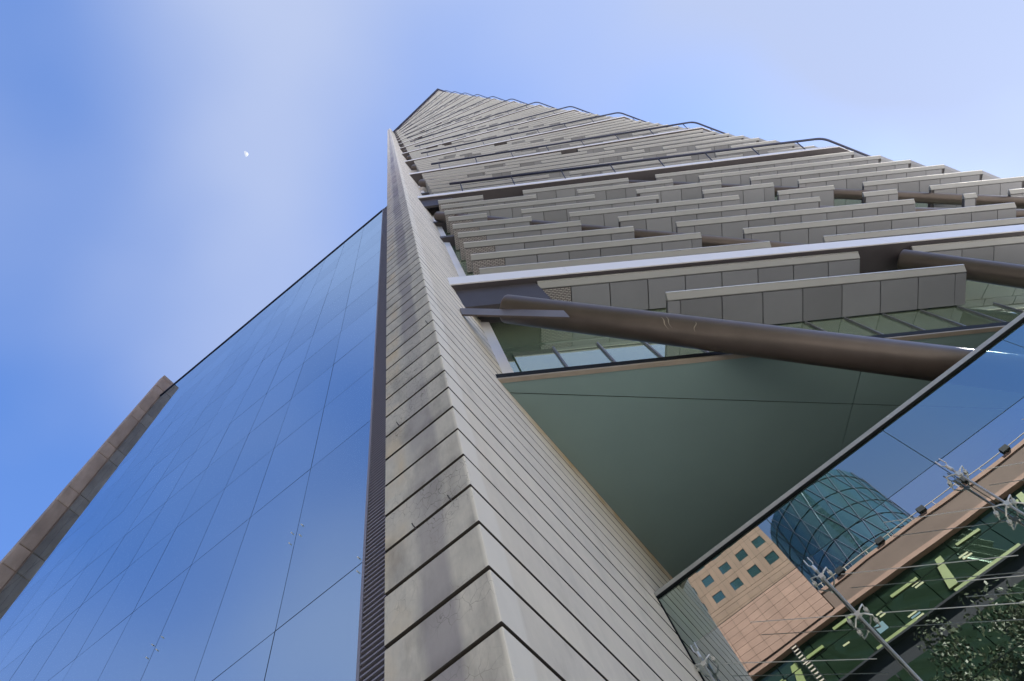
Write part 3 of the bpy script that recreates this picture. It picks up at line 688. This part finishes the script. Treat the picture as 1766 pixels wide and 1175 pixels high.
p = MB(); p.box(-24, -8.95, YO + .10, YO + .16, 35.3, 62); p.box(-8.9, 2.95, YO + .10, YO + .16, 51.5, 62); p.box(-8.0, 2.95, YO + .102, YO + .155, 40.9, 41.28); p.build('plain_wall', M['pink'], pk)

ct = thing('curved_glass_tower', 'curved teal glass tower with diagonal lattice across the street', 'tower', (16, -84, -1.6))
cxx, cyy, rr_, ht = 16.5, -84.0, 10.5, 96.0
p = MB(); p.loft([[(cxx + rr_ * math.cos(a), cyy + rr_ * math.sin(a), z) for a in (2 * math.pi * i / 48 for i in range(48))] for z in (-1.6, ht)]); p.build('glass_drum', M['towerglass'], ct)
for i in range(24):
    for sg in (-1, 1):
        p = MB(); p.tube([(cxx + (rr_ + .1) * math.cos(a), cyy + (rr_ + .1) * math.sin(a), z) for a, z in ((math.pi * (i / 12) + sg * q * 0.13, -1.6 + q * (ht + 1.6) / 14) for q in range(15))], 0.06, 5); p.build('lattice_bar', M['rail'], ct)
for q in range(24):
    z = 2 + q * 4.0
    p = MB(); p.tube([(cxx + (rr_ + .06) * math.cos(a), cyy + (rr_ + .06) * math.sin(a), z) for a in (2 * math.pi * i / 32 for i in range(33))], 0.09, 4); p.build('floor_ring', M['black'], ct)

# street trees
def tree(x, y, h, rad, seed, label):
    rnd = random.Random(seed); t = thing('street_tree', label, 'tree', (x, y, -1.6), 'street trees opposite')
    p = MB(); p.tube([(x, y, -1.6), (x + .1, y, h * .3), (x - .1, y + .1, h * .6), (x, y, h * .9)], 0.22, 8, 0, 0.05)
    tips = []
    for i in range(9):
        a = rnd.uniform(0, 6.28); z0 = h * rnd.uniform(.35, .75); e = (x + math.cos(a) * rad * .8, y + math.sin(a) * rad * .8, z0 + rnd.uniform(1, 3)); tips.append(e)
        p.tube([(x, y, z0), ((x + e[0]) / 2, (y + e[1]) / 2, z0 + 1), e], 0.09, 5, 0, 0.02)
    p.build('trunk', M['bark'], t)
    c = MB(); cl = [(x + rnd.gauss(0, rad * .45), y + rnd.gauss(0, rad * .45), h * rnd.uniform(.5, 1.0), rnd.uniform(.5, 1.2)) for _ in range(34)]
    for (a, b2, z, q) in cl:
        for _ in range(240):
            v = Vector((rnd.gauss(0, 1), rnd.gauss(0, 1), rnd.gauss(0, .8))).normalized() * q * rnd.uniform(.5, 1.1); P = Vector((a, b2, z)) + v
            e1 = Vector((rnd.gauss(0, 1), rnd.gauss(0, 1), rnd.gauss(0, 1))).normalized() * .10; e2 = e1.cross(v).normalized() * .055
            c.add([P - e1, P + e2, P + e1, P - e2], [(0, 1, 2, 3)])
    c.build('crown', M['leaf'], t)
tree(5.2, -9.5, 17.5, 2.6, 3, 'broad leafy street tree across from the lobby glass')
tree(8.8, -10.5, 18.4, 2.8, 5, 'taller leafy street tree right of the other one')

# ------------------------------------------------------------------ the moon
md = Vector((RR[0])) * ((422.5 - 883) / 1144.307) + Vector((RR[1])) * ((266 - 587.5) / 1144.307) + Vector((RR[2])); md.normalize()
mc = md * 2500; rm = 2500 * 4.8 / 1144.307 * 0.93
p = MB(); rgt = Vector(RR[0]) * 0.97 - Vector(RR[1]) * 0.18; rgt = (rgt - md * rgt.dot(md)).normalized(); upm = rgt.cross(md)
rings = []
for i in range(17):
    la = -math.pi / 2 + math.pi * i / 16; ring = []
    for j in range(9):
        lo = math.radians(-6) + math.radians(96 + 0) * j / 8
        ring.append(mc + upm * rm * math.sin(la) + (rgt * math.sin(lo) - md * math.cos(lo)) * rm * math.cos(la))
    rings.append(ring)
for i in range(16):
    for j in range(8): p.add([rings[i][j], rings[i][j + 1], rings[i + 1][j + 1], rings[i + 1][j]], [(0, 1, 2, 3)])
tag(p.build('moon', M['moon']), 'small pale half moon in the blue sky left of the tower', 'moon')
